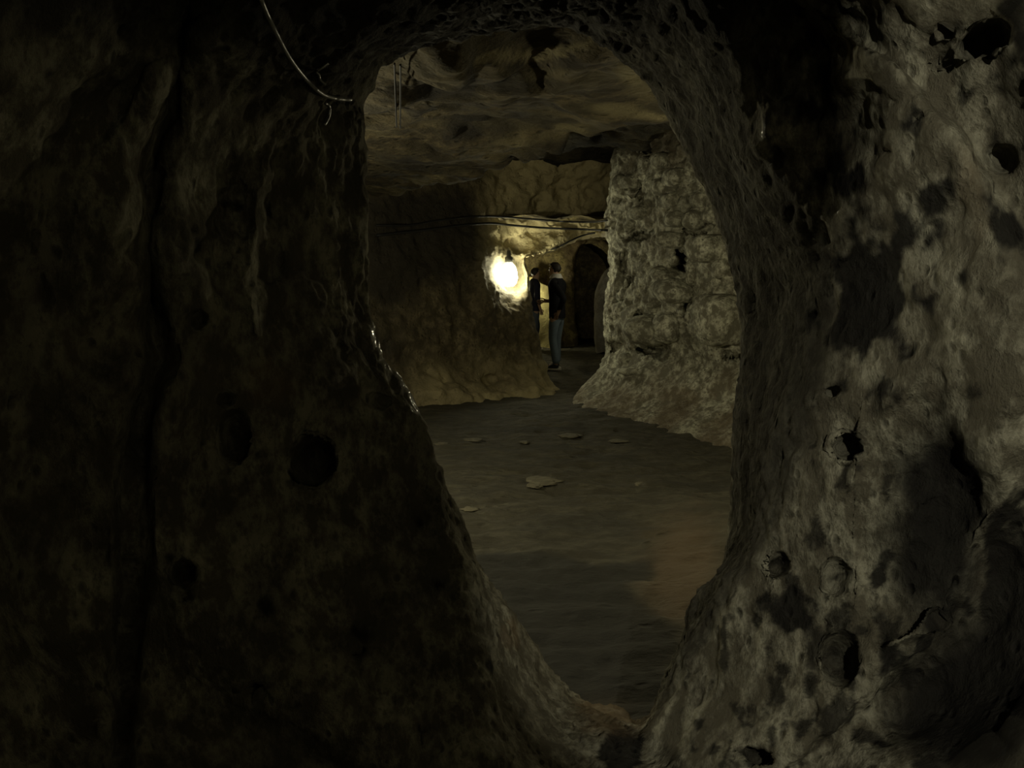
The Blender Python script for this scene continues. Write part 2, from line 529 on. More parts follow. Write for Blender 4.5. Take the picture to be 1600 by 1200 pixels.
# keep the rim of the opening where the photograph has it
px, py = pix(G)
ox, oy = 890.0, 560.0
rimS = spline(R[:, :2], 24, 0, closed=True)
rt, ta = np.hypot(rimS[:, 0] - ox, rimS[:, 1] - oy), np.arctan2(rimS[:, 1] - oy, rimS[:, 0] - ox)
order = np.argsort(ta)
rr = np.hypot(px - ox, py - oy)
near_rim = (V > 1.3) & (V < 4.6)
nb = 180
bins = ((np.arctan2(py - oy, px - ox) + math.pi) / (2 * math.pi) * nb).astype(int) % nb
act = np.full(nb, 1e9)
np.minimum.at(act, bins[near_rim], rr[near_rim])
bc = (np.arange(nb) + 0.5) / nb * 2 * math.pi - math.pi
tgt = np.interp(bc, ta[order], rt[order], period=2 * math.pi)
ratio = tgt / act
kern = np.array((1, 2, 3, 2, 1)) / 9.0
ratio = np.convolve(np.r_[ratio[-2:], ratio, ratio[:2]], kern, 'valid')
rv = np.interp(np.arctan2(py - oy, px - ox), bc, ratio, period=2 * math.pi)
wgt = smooth(0.2, 1.2, V) * (1 - smooth(2.6, 4.4, V))
kx, ky = ox + (px - ox) * (1 + (rv - 1) * wgt), oy + (py - oy) * (1 + (rv - 1) * wgt)
G = np.where((wgt > 0)[..., None], at(kx, ky, G[..., 1]), G)
px, py = pix(G)
mott = fbm(G, 9.0, 4, 41)
fine = fbm(G * np.array((1, 1, 0.6)), 20.0, 4, 45)
STAINS_SHADE = [
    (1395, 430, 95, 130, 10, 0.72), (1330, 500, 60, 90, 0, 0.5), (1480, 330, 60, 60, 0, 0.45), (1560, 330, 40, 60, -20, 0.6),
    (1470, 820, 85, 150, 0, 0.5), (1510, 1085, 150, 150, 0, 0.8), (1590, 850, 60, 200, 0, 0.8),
    (1270, 180, 90, 260, -14, 0.45), (1225, 950, 60, 40, 0, 0.6), (1130, 1060, 30, 80, 20, 0.3), (1575, 560, 20, 40, 0, 0.5), (972, 1170, 34, 46, -30, 1.2),  # upper hollow and sill: their shade is painted into the colour
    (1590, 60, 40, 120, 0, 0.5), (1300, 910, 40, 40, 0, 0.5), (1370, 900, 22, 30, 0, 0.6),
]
st = blob(px, py, STAINS_SHADE) * (V > 3.0)
st = np.clip(smooth(0.40, 0.72, st + 0.7 * mott + 0.8 * fine), 0, 1) * 0.95
st = np.maximum(st, pit_shade)
st = np.maximum(st, np.clip(blob(px + 40 * w1, py + 40 * w2, [(1466, 815, 84, 150, 3, 1.15), (1528, 1095, 150, 135, -15, 1.1)], 2.2), 0, 0.97))  # two soft-edged dark patches laid into the colour
st = np.maximum(st, 0.8 * smooth(0.06, 0.26, fine - 0.20 + 0.26 * coarse) * smooth(900, 1000, px) * (V > 3.6))
st = np.maximum(st, 0.9 * smooth(330, 60, py + 0.18 * np.abs(px - 700) + 80 * mott) * smooth(1350, 1150, px))  # top and upper left painted darker, shade put into the colour
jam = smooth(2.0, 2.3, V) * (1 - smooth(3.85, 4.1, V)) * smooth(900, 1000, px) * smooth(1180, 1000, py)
st = np.maximum(st, 0.66 * jam)  # shade of the right jamb painted into the colour
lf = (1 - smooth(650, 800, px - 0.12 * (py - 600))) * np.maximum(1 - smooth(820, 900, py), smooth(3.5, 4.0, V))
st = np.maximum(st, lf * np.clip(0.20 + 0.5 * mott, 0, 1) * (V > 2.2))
oc = blob(px, py, [(955, 1110, 60, 40, 0, 1.0), (800, 990, 20, 30, 0, 0.5), (1520, 310, 30, 90, -10, 0.4), (420, 600, 60, 60, 0, 0.4)])
oc = np.clip(oc + 0.6 * mott - 0.1, 0, 0.7) * smooth(0.05, 0.4, oc)
wet = np.clip(np.maximum(np.exp(-(line_dist(px, py, [(588, 520), (604, 560), (640, 608), (652, 640)]) / 9) ** 2), np.exp(-(line_dist(px, py, [(1182, 160), (1196, 200), (1212, 272), (1285, 335), (1302, 362)]) / 12) ** 2)) * (0.5 + 1.2 * fine), 0, 1)
grid_mesh('wall_front', G, M['front'], closed=True, attrs={'stain_shade': st, 'ochre': oc, 'wet': wet}, to=(0, 0.4, 1.4))

# unseen slab added behind the viewer, edge cut to a shadow outline: it keeps the passage lamp off the left side
L = np.array(LAMP_C[0])
shade = [(1372, -260, 1.4), (1372, 200, 1.45), (1350, 300, 1.5), (1310, 395, 1.55), (1250, 450, 1.62), (1170, 420, 1.75), (1060, 440, 1.9), (920, 660, 2.0),
         (735, 850, 2.2), (752, 960, 1.95), (788, 1050, 1.85), (828, 1108, 1.8), (868, 1155, 1.78), (905, 1176, 1.75), (1000, 1245, 1.6), (1000, 1500, 1.5)]
yo = -0.42
pts = []
for (sx, sy, sY) in shade:
    Wp = at(sx, sy, sY)
    t_ = (yo - L[1]) / (Wp[1] - L[1])
    pts.append(L + (Wp - L) * t_)
bm = bmesh.new()
ringv = []
for p in pts:
    q = p + (p - L) * 0.35
    ringv.append((bm.verts.new((-1.2, yo, p[2])), bm.verts.new((p[0] - 0.3, yo + 0.02, p[2])), bm.verts.new(p), bm.verts.new((p[0] - 0.02, yo - 0.16, p[2])),
                  bm.verts.new((-1.2, yo - 0.2, p[2]))))
top = [bm.verts.new((v.co.x, v.co.y, 2.9)) for v in ringv[0]]
bot = [bm.verts.new((v.co.x, v.co.y, -0.1)) for v in ringv[-1]]
rows = [top] + ringv + [bot]
for a, b in zip(rows[:-1], rows[1:]):
    for k in range(4):
        bm.faces.new((a[k], a[k + 1], b[k + 1], b[k]))
me = bpy.data.meshes.new('rear_blocker')
bm.to_mesh(me)
bm.free()
me.materials.append(M['front'])
wr = bpy.data.objects.new('rear_blocker', me)
COL.objects.link(wr)
wr['kind'] = 'structure'

# ------------------------------------------------------------------ floor of the hall and the far room
xs = np.linspace(-4.2, 4.2, 330)
ys = 1.6 + (19.6 - 1.6) * (np.linspace(0, 1, 560) ** 1.6)
X, Yg = np.meshgrid(xs, ys, indexing='ij')
P0 = np.stack((X, Yg, 0 * X), -1)
z = 0.03 * fbm(P0, 0.8, 3, 51) + 0.05 * fbm(P0 * np.array((0.7, 1.8, 1)), 3.0, 3, 53) + 0.014 * fbm(P0, 9, 3, 55, ridged=True)
G = P0 + np.stack((0 * z, 0 * z, z - 0.01), -1)
fx, fy = pix(G)
z2 = -blob(fx, fy, [(928, 577, 22, 7, 0, 0.10)]) + blob(fx, fy, [(900, 596, 60, 6, 0, 0.02)])
# a low step in the trodden path
step = [(760, 850), (800, 858), (870, 868), (930, 882), (975, 878), (1022, 876)]
G[..., 2] += z2 + 0.05 * smooth(-0.35, 0.35, G[..., 0] - 0.95) * smooth(3.0, 3.6, G[..., 1]) * (1 - smooth(4.6, 5.8, G[..., 1]))


def inside(px, py, poly):
    c = np.zeros(px.shape, bool)
    n = len(poly)
    for i in range(n):
        (x0, y0), (x1, y1) = poly[i], poly[(i + 1) % n]
        cond = ((y0 > py) != (y1 > py)) & (px < (x1 - x0) * (py - y0) / (y1 - y0 + 1e-9) + x0)
        c ^= cond
    return c


nz = fbm(P0, 6, 3, 61)
patch_poly = [(700, 870), (800, 862), (860, 862), (930, 882), (975, 880), (1022, 877), (1018, 908), (985, 914), (1002, 938), (1062, 984), (1040, 1120), (700, 1150)]
wx, wy = fx + 10 * nz, fy + 6 * nz
dark_patch = inside(wx, wy, patch_poly).astype(float) * (1 - smooth(7.5, 8.5, Yg))  # darker patch of the floor with its own outline
for _ in range(2):
    dark_patch[1:-1, 1:-1] = (dark_patch[1:-1, 1:-1] * 2 + dark_patch[2:, 1:-1] + dark_patch[:-2, 1:-1] + dark_patch[1:-1, 2:] + dark_patch[1:-1, :-2]) / 6
stn = np.clip(dark_patch * 0.95 + smooth(0.1, 0.5, fbm(P0 * np.array((0.6, 1.4, 1)), 1.6, 4, 63)) * 0.45, 0, 1)
stn = np.maximum(stn, blob(fx, fy, [(928, 577, 20, 6, 0, 0.9)]))  # shade of the hollow by the doorway, painted in
ocf = np.clip(blob(fx, fy, [(1070, 870, 55, 60, 0, 0.7), (1060, 930, 60, 50, 0, 0.6), (940, 1110, 60, 30, 0, 0.8)]) + 0.5 * nz * 0.6, 0, 0.75) * (1 - dark_patch * 0.8)
ocf *= smooth(0.05, 0.3, blob(fx, fy, [(1070, 870, 75, 80, 0, 1), (1060, 930, 80, 70, 0, 1), (940, 1110, 80, 40, 0, 1)]))
floor = grid_mesh('floor', G, M['floor'], attrs={'stain_shade': stn, 'ochre': ocf}, to=(0, 6, 8))

# ------------------------------------------------------------------ ceiling of the hall
xs = np.linspace(-4.2, 4.2, 420)
ys = 2.0 + (11.6 - 2.0) * (np.linspace(0, 1, 460) ** 1.25)
X, Yg = np.meshgrid(xs, ys, indexing='ij')
P0 = np.stack((X, Yg, 0 * X), -1)
# layered rock: terraces that sweep across the roof
fld = 0.55 * (Yg - 2) * 0.55 + 0.28 * X + 0.9 * fbm(P0, 0.55, 3, 71) + 0.25 * fbm(P0, 2.2, 3, 73)
lay = fld * 1.6
fr = lay - np.floor(lay)
terr = np.floor(lay) + smooth(0.55, 1.0, fr)
z = 2.40 - 0.11 * (terr - lay) * 1.6 + 0.07 * fbm(P0, 0.9, 3, 75) + 0.035 * fbm(P0 * np.array((0.6, 1.3, 1)), 3.4, 4, 77)
rotd = np.stack((0.5 * X + 0.2 * Yg, 1.5 * Yg - 0.5 * X, 0 * X), -1)
z += 0.010 * fbm(P0, 6.0, 3, 79, ridged=True) + 0.035 * fbm(rotd, 1.9, 4, 80, ridged=True)
edge_y = np.interp(X, [-4, -1.6, -1.0, -0.3, 0.2, 0.45, 0.8, 1.4, 4], [9.6, 9.0, 8.4, 7.2, 6.2, 5.5, 5.0, 4.6, 4.4]) + 0.5 * fbm(P0, 0.9, 4, 81)
past = Yg - edge_y                                                           # beyond this slanting edge the roof is higher, then comes down to the lintel
z += 0.50 * smooth(0.0, 0.55, past) + 0.10 * smooth(0.5, 2.0, past) - 0.05 * smooth(-1.2, 0.0, past) * (1 - smooth(0.0, 0.4, past))
z += 0.10 * fbm(P0, 1.5, 4, 82) * smooth(0.2, 0.8, past)
G = np.stack((X, Yg, z), -1)
cxp, cyp = pix(G)
blk = inside(cxp, cyp, [(738, -200), (738, 96), (830, 90), (925, 80), (940, 60), (1100, -200)]) & (Yg < 4.5)
blk2 = inside(cxp, cyp, [(560, 200), (600, 168), (660, 148), (715, 138), (733, 120), (733, -200), (300, -200), (300, 200)]) & (Yg < 5.5)
lower = blk.astype(float) * -0.035 + blk2.astype(float) * 0.045
for _ in range(3):
    lower[1:-1, 1:-1] = (lower[1:-1, 1:-1] * 2 + lower[2:, 1:-1] + lower[:-2, 1:-1] + lower[1:-1, 2:] + lower[1:-1, :-2]) / 6
G[..., 2] -= lower
n3 = fbm(P0, 1.7, 4, 83)
n3 = 0.6 * n3 + 0.6 * fbm(rotd, 1.5, 4, 84)
stc = np.clip(smooth(0.10, 0.36, n3 + blob(cxp, cyp, [(735, 90, 10, 50, 0, 0.7), (930, 250, 60, 40, 20, 1.0), (800, 270, 90, 20, -15, 0.6), (780, 200, 110, 22, -10, 0.35), (660, 250, 60, 25, 0, 0.3)])), 0, 1) * 0.8  # crease and recess shade painted in among the streaks
occ = np.clip(fbm(P0, 1.2, 3, 85) * 1.0, 0, 0.3)
wv = 8 * fbm(P0, 5.0, 3, 87)
occ = np.maximum(occ, 0.9 * (line_dist(cxp, cyp + 0.6 * wv, [(744, 97), (830, 91), (905, 84), (922, 76)]) < 4.5))  # ledge strip that catches light, painted pale
occ = np.maximum(occ, np.clip(blob(cxp + wv, cyp + wv, [(965, 172, 42, 11, 4, 0.9), (1020, 182, 26, 6, 0, 0.9), (985, 115, 26, 16, 30, 0.7), (845, 215, 110, 11, -14, 0.6), (650, 285, 60, 8, -10, 0.6), (720, 292, 60, 7, -12, 0.7), (860, 118, 60, 10, 0, 0.4), (1000, 140, 30, 20, 20, 0.5)], 2.0) + 0.4 * fbm(P0, 4.0, 3, 88), 0, 1) * (blob(cxp, cyp, [(840, 190, 260, 130, 0, 1)], 2) > 0.3))
grid_mesh('ceiling', G, M['ceiling'], attrs={'stain_shade': stc, 'ochre': occ}, to=(0, 6, 0))

# ------------------------------------------------------------------ back wall: brown rock left of the far doorway, and its lintel
ARCH = [
    # edge of the doorway            outer end
    (905, 640, 10.3, 620, 720, 8.0), (866, 610, 10.75, 500, 668, 8.3), (846, 565, 10.85, 480, 590, 8.4), (833, 505, 10.9, 480, 520, 8.4), (825, 462, 10.9, 480, 460, 8.5),
    (823, 430, 10.9, 480, 400, 8.5), (818, 404, 10.9, 480, 330, 8.6), (848, 396, 11.4, 500, 230, 8.8), (880, 385, 11.6, 640, 200, 9.8),
    (906, 371, 11.7, 790, 200, 10.7), (932, 366, 11.7, 880, 190, 10.9), (965, 363, 11.7, 970, 190, 10.9), (1020, 366, 11.7, 1040, 190, 10.9),
]
A = np.array(ARCH, float)
e = at(A[:, 0], A[:, 1], A[:, 2])
o_ = at(A[:, 3], A[:, 4], A[:, 5])
nrm = np.stack((A[:, 0] - 890, 0 * A[:, 0], 480 - A[:, 1]), -1)
nrm /= np.linalg.norm(nrm, axis=1, keepdims=True)
deep = e + np.array((0, 1.2, 0)) + nrm * 0.25
deep2 = e + np.array((0, 2.4, 0)) + nrm * 0.5
m1 = e * 0.62 + o_ * 0.38 + np.array((0, 0.06, 0))
K = np.stack((deep2, deep, e, m1, o_), 1)
G = spline(spline(K, 26, 0), 70, 1)
G = G[:, np.r_[0:140:7, 140:281:1]]
bx, by = pix(G)
vis = smooth(10, 26, np.arange(G.shape[1]))[None, :]
d = blob(bx, by, [(798, 425, 32, 40, 0, 0.70), (815, 372, 50, 24, -6, 0.42), (768, 596, 12, 9, 0, 0.15), (700, 400, 60, 50, 0, 0.08)])
d -= blob(bx, by, [(850, 590, 40, 30, 20, 0.12), (760, 620, 120, 26, 4, 0.30), (830, 455, 14, 14, 0, 0.12), (755, 440, 14, 40, 0, 0.10), (830, 385, 60, 14, -8, 0.08), (700, 500, 14, 14, 0, 0.05)])
G = along_ray(G, d * vis)
NRM = facing(grid_normals(G), G, (1.0, 6, 1.3))
hiz = smooth(390, 350, by) * smooth(720, 800, bx)
disp = 0.16 * hiz * fbm(G, 2.6, 4, 92) + 0.10 * fbm(G, 1.1, 3, 91) + 0.06 * fbm(G, 3.5, 4, 93) + 0.03 * fbm(G, 6.5, 3, 95, ridged=True)
f1, f2 = worley(G, 4.0, 97)
lowz = smooth(540, 600, by) * smooth(640, 700, bx)
g1, g2 = worley(G, 7.0, 98)
disp += lowz * (0.10 * (0.45 - f1) + 0.06 * (0.4 - g1))
disp -= 0.10 * np.clip(0.35 - f1, 0, 1)
G = G + NRM * (disp * np.clip(vis + 0.3, 0, 1))[..., None]
bx, by = pix(G)
mo = fbm(G, 2.0, 4, 99)
sb = np.clip(blob(bx, by, [(660, 390, 130, 80, 0, 1.0), (620, 350, 130, 60, 0, 0.8), (600, 500, 50, 160, 0, 0.6), (860, 260, 60, 40, 0, 0.5)]) + 0.9 * mo, 0, 0.95)  # upper left of the wall painted dark for its shade
yel = np.clip(smooth(735, 790, bx) * smooth(480, 420, by) + 0.9 * smooth(540, 620, by + 40 * mo) * smooth(600, 720, bx), 0, 1)  # lit lintel and foot of the wall painted lighter
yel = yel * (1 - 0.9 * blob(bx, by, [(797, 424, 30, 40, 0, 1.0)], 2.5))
sb = np.maximum(sb * (1 - 0.8 * yel), 0.85 * blob(bx, by, [(797, 426, 25, 36, 0, 1.0)], 2.5))  # niche painted dark to hold down the lamp's glare
grid_mesh('wall_back', G, M['brown'], attrs={'stain_shade': sb, 'ochre': np.clip(yel * (0.75 + 0.5 * mo), 0, 1)}, to=(1, 5, 1.3))

# ------------------------------------------------------------------ right wall of the hall: grey eroded rock with stones in it
# rows from the top to the foot: (left edge x, y, Y) -> (x, y, Y) at the right, behind the near rock
COLS = [
    (1010, 150, 10.2, 1420, 60, 5.6), (975, 215, 10.2, 1420, 130, 5.6), (962, 250, 10.2, 1420, 210, 5.6), (957, 300, 10.15, 1420, 290, 5.6), (955, 350, 10.15, 1420, 360, 5.6),
    (959, 400, 10.1, 1420, 430, 5.6), (955, 450, 10.1, 1420, 510, 5.6), (952, 500, 10.1, 1420, 580, 5.6),
    (954, 550, 10.1, 1420, 640, 5.6), (938, 585, 9.9, 1420, 700, 5.4), (905, 625, 9.5, 1400, 770, 5.0), (890, 660, 9.0, 1400, 840, 4.6),
]
A = np.array(COLS, float)
e = at(A[:, 0], A[:, 1], A[:, 2])
o_ = at(A[:, 3], A[:, 4], A[:, 5])
fr_ = 0.45
m1x, m1y = A[:, 0] * (1 - fr_) + A[:, 3] * fr_, A[:, 1] * (1 - fr_) + A[:, 4] * fr_
m1 = at(m1x, m1y, A[:, 2] * 0.35 + A[:, 5] * 0.65 + 0.55)
ret = e + np.array((0.35, 0.9, 0))
ret2 = e + np.array((0.9, 3.2, 0))
K = np.stack((ret2, ret, e, m1, o_), 1)
G = spline(spline(K, 30, 0), 130, 1)
G = G[:, np.r_[0:260:13, 260:521:1]]
bx, by = pix(G)
vis = smooth(10, 22, np.arange(G.shape[1]))[None, :]
HOLES = [(1004, 497, 11, 9, 0, 0.28), (1016, 506, 9, 7, 0, 0.25), (1094, 494, 7, 9, 20, 0.22), (1063, 405, 9, 26, -8, 0.30), (1058, 420, 12, 12, 0, 0.15), (1000, 370, 26, 8, -12, 0.22),
         (977, 410, 9, 18, 0, 0.15), (1020, 548, 26, 9, 0, 0.22), (968, 470, 6, 8, 0, 0.10), (1078, 470, 5, 30, 12, 0.12), (1010, 225, 8, 14, 0, 0.15),
         (1000, 300, 8, 20, 0, 0.10), (960, 540, 10, 10, 0, 0.15), (1150, 558, 22, 3, 3, 0.12), (1090, 360, 40, 3, -14, 0.10), (1100, 520, 10, 6, 0, 0.08), (985, 440, 8, 14, 30, 0.1)]
LUMPS = [(1015, 510, 45, 34, 0, 0.14), (1120, 490, 40, 60, 0, 0.16), (1110, 400, 34, 34, 0, 0.13), (1055, 345, 30, 40, 0, 0.08), (975, 580, 30, 14, 0, 0.12),
         (1060, 590, 110, 26, 6, 0.14), (1030, 270, 40, 30, 0, 0.06)]
wq = fbm(G, 5.0, 3, 19)
d = 1.7 * blob(bx + 10 * wq, by + 8 * fbm(G, 5.0, 3, 20), HOLES, 2.5) - blob(bx, by, LUMPS)
G = along_ray(G, d * vis)
NRM = facing(grid_normals(G), G, (0.2, 7.5, 1.3))
f1, f2 = worley(G + 0.08 * np.stack((fbm(G, 3, 2, 1), fbm(G, 3, 2, 2), fbm(G, 3, 2, 3)), -1), 3.6, 101)
g1, g2 = worley(G, 8.0, 103)
up = smooth(600, 540, by)
disp = 0.05 * fbm(G, 1.3, 3, 105) + 0.03 * fbm(G, 5, 4, 107) - up * 0.26 * np.clip(0.42 - f1, 0, 1) * 1.2 + up * 0.07 * np.clip(f2 - f1, 0, 0.35) - 0.10 * up * np.clip(0.42 - g1, 0, 1)
disp += 0.02 * fbm(G, 9, 3, 109, ridged=True)
G = G + NRM * (disp * np.clip(vis + 0.3, 0, 1))[..., None]
bx, by = pix(G)
mo = fbm(G, 2.4, 4, 111)
sg = np.clip(blob(bx, by, [(990, 210, 60, 30, -10, 1.0), (1050, 210, 50, 40, 0, 0.8), (1020, 548, 30, 12, 0, 0.5)]) + 0.8 * mo - 0.1 + 0.35 * smooth(590, 690, by), 0, 0.85)  # cavity shade painted in; foot toned towards the floor
og = np.clip(smooth(560, 640, by) * (0.4 + mo) + 0.5 * fbm(G, 1.5, 3, 113), 0, 0.5)
wall_right = grid_mesh('wall_right', G, M['grey'], attrs={'stain_shade': sg, 'ochre': og}, to=(0.2, 7.5, 1.3))
wr_sample = (bx, by, G)


def surface_at(sx, sy):
    i = np.argmin((bx - sx) ** 2 + (by - sy) ** 2 + 1e6 * (vis < 0.5))
    return G.reshape(-1, 3)[i], NRM.reshape(-1, 3)[i]


def stone(name, loc, rx, ry, rz, mat, seed, parent=None, rough=0.16, rot=0.0, sub=3, square=0.0):
    bm = bmesh.new()
    bmesh.ops.create_icosphere(bm, subdivisions=sub, radius=1)
    v = np.array([q.co[:] for q in bm.verts])
    if square:
        m_ = np.abs(v).max(1, keepdims=True)
        v = v * (1 - square) + square * 0.86 * v / m_
    v = v * (1 + rough * fbm(v + seed * 3.1, 1.3, 4, seed)[:, None])
    v = v * np.array((rx, ry, rz))
    for q, c in zip(bm.verts, v):
        q.co = c
    for f in bm.faces:
        f.smooth = True
    me = bpy.data.meshes.new(name)
    bm.to_mesh(me)
    bm.free()
    me.materials.append(mat)
    o = bpy.data.objects.new(name, me)
    COL.objects.link(o)
    o.location = loc
    o.rotation_euler = (0, rot, 0.9)
    if parent:
        o.parent = parent
    return o


STONES = [  # x, y, half width, half height in pixels, tilt, squareness
    (968, 290, 12, 17, 10, .2), (990, 288, 13, 12, 0, .3), (1032, 292, 12, 14, 0, .2), (1054, 277, 15, 15, 0, .4), (1052, 315, 17, 13, -8, .5), (1055, 342, 14, 13, 0, .2),
    (1083, 343, 13, 15, 0, .2), (1085, 257, 10, 11, 0, .3), (999, 333, 14, 11, 0, .3), (1052, 376, 19, 13, 6, .4), (1093, 312, 12, 14, 0, .3), (1008, 258, 10, 14, 8, .3),
    (1106, 388, 22, 22, 0, .5), (1128, 420, 10, 16, 0, .5), (1128, 500, 30, 42, 4, .6), (1053, 454, 28, 19, 8, .3), (1042, 432, 20, 12, 24, .3), (1010, 515, 26, 24, 0, .2),
    (1043, 512, 18, 24, 0, .3), (1055, 545, 6, 9, 0, .2), (976, 562, 10, 13, 0, .2), (985, 578, 14, 7, 0, .2), (1082, 425, 9, 22, 0, .3), (1030, 250, 11, 12, 0, .3), (1066, 300, 9, 10, 0, .3),
]
for k, (sx, sy, hw, hh, tl, sq) in enumerate(STONES):
    p, n = surface_at(sx, sy)
    Yd = p[1]
    k_ = Yd / F
    # the wall runs away from the viewer: widths along it are stretched by its slant
    o = stone('stone', p - n * 0.02, 0.16 * hw / 16, hw * k_ * 1.5, hh * k_ * 1.05, M['grey'], 200 + k, wall_right, rot=math.radians(tl), square=sq)
    o.rotation_euler = (0, 0, math.atan2(n[1], n[0]))
    o.rotation_euler.rotate_axis('X', math.radians(-tl))


# ------------------------------------------------------------------ plain rock sides of the hall and the far room that close the space
def curtain(name, plan, z0, z1, mat, seed, to, n=26, nz_=60, amp=0.09):
    c = spline(np.array(plan, float), n, 0)
    zz = np.linspace(z0, z1, nz_)
    G = np.zeros((len(c), nz_, 3))
    G[..., :2] = c[:, None, :]
    G[..., 2] = zz[None, :]
    NR = facing(grid_normals(G), G, to)
    dd = amp * fbm(G, 1.1, 3, seed) + amp * 0.5 * fbm(G, 3.6, 4, seed + 1) + amp * 0.25 * fbm(G, 8, 3, seed + 2, ridged=True)
    G = G + NR * dd[..., None]
    return grid_mesh(name, G, mat, attrs={'stain_shade': np.clip(0.7 * fbm(G, 1.7, 4, seed + 3), 0, 0.8), 'ochre': np.clip(fbm(G, 1.3, 3, seed + 4), 0, 0.5)}, to=to)


curtain('wall_left', [(-2.1, 8.4), (-2.9, 7.0), (-3.1, 5.2), (-2.6, 3.4), (-1.6, 2.55)], -0.1, 2.9, M['brown'], 121, (0, 5, 1.3))
curtain('wall_side', [(2.6, 5.9), (3.3, 4.9), (3.1, 3.6), (2.0, 2.55)], -0.1, 2.9, M['grey'], 131, (0, 5, 1.3))
# far room: left side, ceiling, and the wall with the dark arch
curtain('wall_inner', [(-0.25, 11.6), (-0.45, 13.0), (-0.45, 15.0), (-0.3, 18.6)], -0.1, 2.9, M['far'], 141, (1.2, 14, 1.3))
xs = np.linspace(-0.6, 3.6, 90)
ys = np.linspace(10.6, 20.0, 160)
X, Yg = np.meshgrid(xs, ys, indexing='ij')
P0 = np.stack((X, Yg, 0 * X), -1)
G = np.stack((X, Yg, 2.30 + 0.12 * fbm(P0, 0.9, 3, 151) + 0.06 * fbm(P0, 3, 4, 153)), -1)
grid_mesh('ceiling_inner', G, M['far'], attrs={'stain_shade': np.clip(0.4 + fbm(P0, 1.2, 4, 155), 0, 0.9), 'ochre': 0.0}, to=(1, 14, 0))
FARCH = [
    (900, 560, 17.4, 700, 560, 18.1), (896, 520, 17.4, 700, 520, 18.2), (893, 470, 17.4, 700, 470, 18.2), (892, 430, 17.4, 700, 420, 18.2), (897, 398, 17.4, 700, 330, 18.2), (911, 380, 17.4, 860, 310, 18.2),
    (930, 378, 17.4, 930, 300, 18.1), (950, 392, 17.4, 1000, 310, 17.8), (966, 420, 17.4, 1100, 400, 17.6), (972, 470, 17.4, 1100, 470, 17.6), (974, 560, 17.4, 1100, 560, 17.6),
]
A = np.array(FARCH, float)
e = at(A[:, 0], A[:, 1], A[:, 2])
o_ = at(A[:, 3], A[:, 4], A[:, 5])
K = np.stack((e + np.array((0, 2.2, 0)), e + np.array((0, 0.8, 0)), e, 0.6 * e + 0.4 * o_, o_), 1)
G = spline(spline(K, 14, 0), 24, 1)
NRM = facing(grid_normals(G), G, (1, 13, 1.3))
G = G + NRM * (0.07 * fbm(G, 1.4, 3, 161) + 0.05 * fbm(G, 4.5, 4, 163))[..., None]
mo = fbm(G, 1.8, 4, 165)
grid_mesh('wall_far', G, M['far'], attrs={'stain_shade': np.clip(0.9 * mo, 0, 0.8), 'ochre': np.clip(0.2 + mo, 0, 0.5)}, to=(1, 13, 1.3))
# smooth grey side of a second arch, right in front of the dark one
side = [(933, 552), (931, 520), (930, 490), (932, 462), (937, 442), (945, 427), (956, 416), (975, 405)]
e = at(np.array([p[0] for p in side]), np.array([p[1] for p in side]), 15.6)
K = np.stack((e + np.array((0.05, 0.55, 0.0)), e + np.array((0.0, 0.28, 0.0)), e, e + np.array((0.12, -0.12, 0.04)), e + np.array((0.55, -0.25, 0.2)), e + np.array((1.2, -0.3, 0.3))), 1)
G = spline(spline(K, 10, 0), 8, 1)
G[..., 2] = np.maximum(G[..., 2], -0.1)
G += 0.03 * fbm(G, 2.0, 3, 171)[..., None]
grid_mesh('wall_arch', G, M['smooth'], attrs={'stain_shade': 0.0, 'ochre': 0.0}, to=(0, 10, 1.3))
# end of the passage behind the arch
curtain('wall_end', [(0.4, 20.4), (1.4, 20.6), (2.4, 20.5), (3.4, 20.0)], -0.1, 2.9, M['far'], 181, (1, 14, 1.3))
# pale rock that shows between the two people
jutp = [(826, 436), (838, 438), (846, 446), (856, 452), (866, 462), (872, 500), (872, 556)]
e = at(np.array([p[0] for p in jutp]), np.array([p[1] for p in jutp]), 17.05)
lo = e.copy()
lo[:, 2] = -0.05
lo[:, 1] -= 0.05
bk = e + np.array((-0.05, 0.5, 0.02))
K = np.stack((bk, e + np.array((0, 0.1, 0.02)), e, e * 0.6 + lo * 0.4 + np.array((0, -0.08, 0)), lo), 1)
G = spline(spline(K, 8, 0), 10, 1)
NRM = facing(grid_normals(G), G, (0.6, 12, 1.3))
G = G + NRM * (0.04 * fbm(G, 3.0, 3, 175))[..., None]
grid_mesh('wall_ledge', G, M['pale'], attrs={'stain_shade': 0.0, 'ochre': 0.0}, to=(0.6, 10, 1.3))

# ------------------------------------------------------------------ pale flat stones trodden into the floor
for k, (sx, sy, hw, hh) in enumerate([(850, 757, 27, 8), (835, 765, 12, 5), (740, 690, 14, 3), (690, 697, 10, 3), (890, 683, 18, 4), (965, 692, 14, 3), (735, 804, 14, 4), (820, 694, 8, 2), (1000, 762, 9, 3)]):
    Yd = 1.5 * F / (sy - 433.0)
    p = at(sx, sy, Yd)
    o = stone('stone', (p[0], p[1], 0.004), hw * Yd / F, hh * Yd * Yd / F / 1.5 * 0.9, 0.007, M['chip'], 300 + k, floor, rough=0.75)
    o.rotation_euler = (0, 0, random.uniform(-0.3, 0.3))


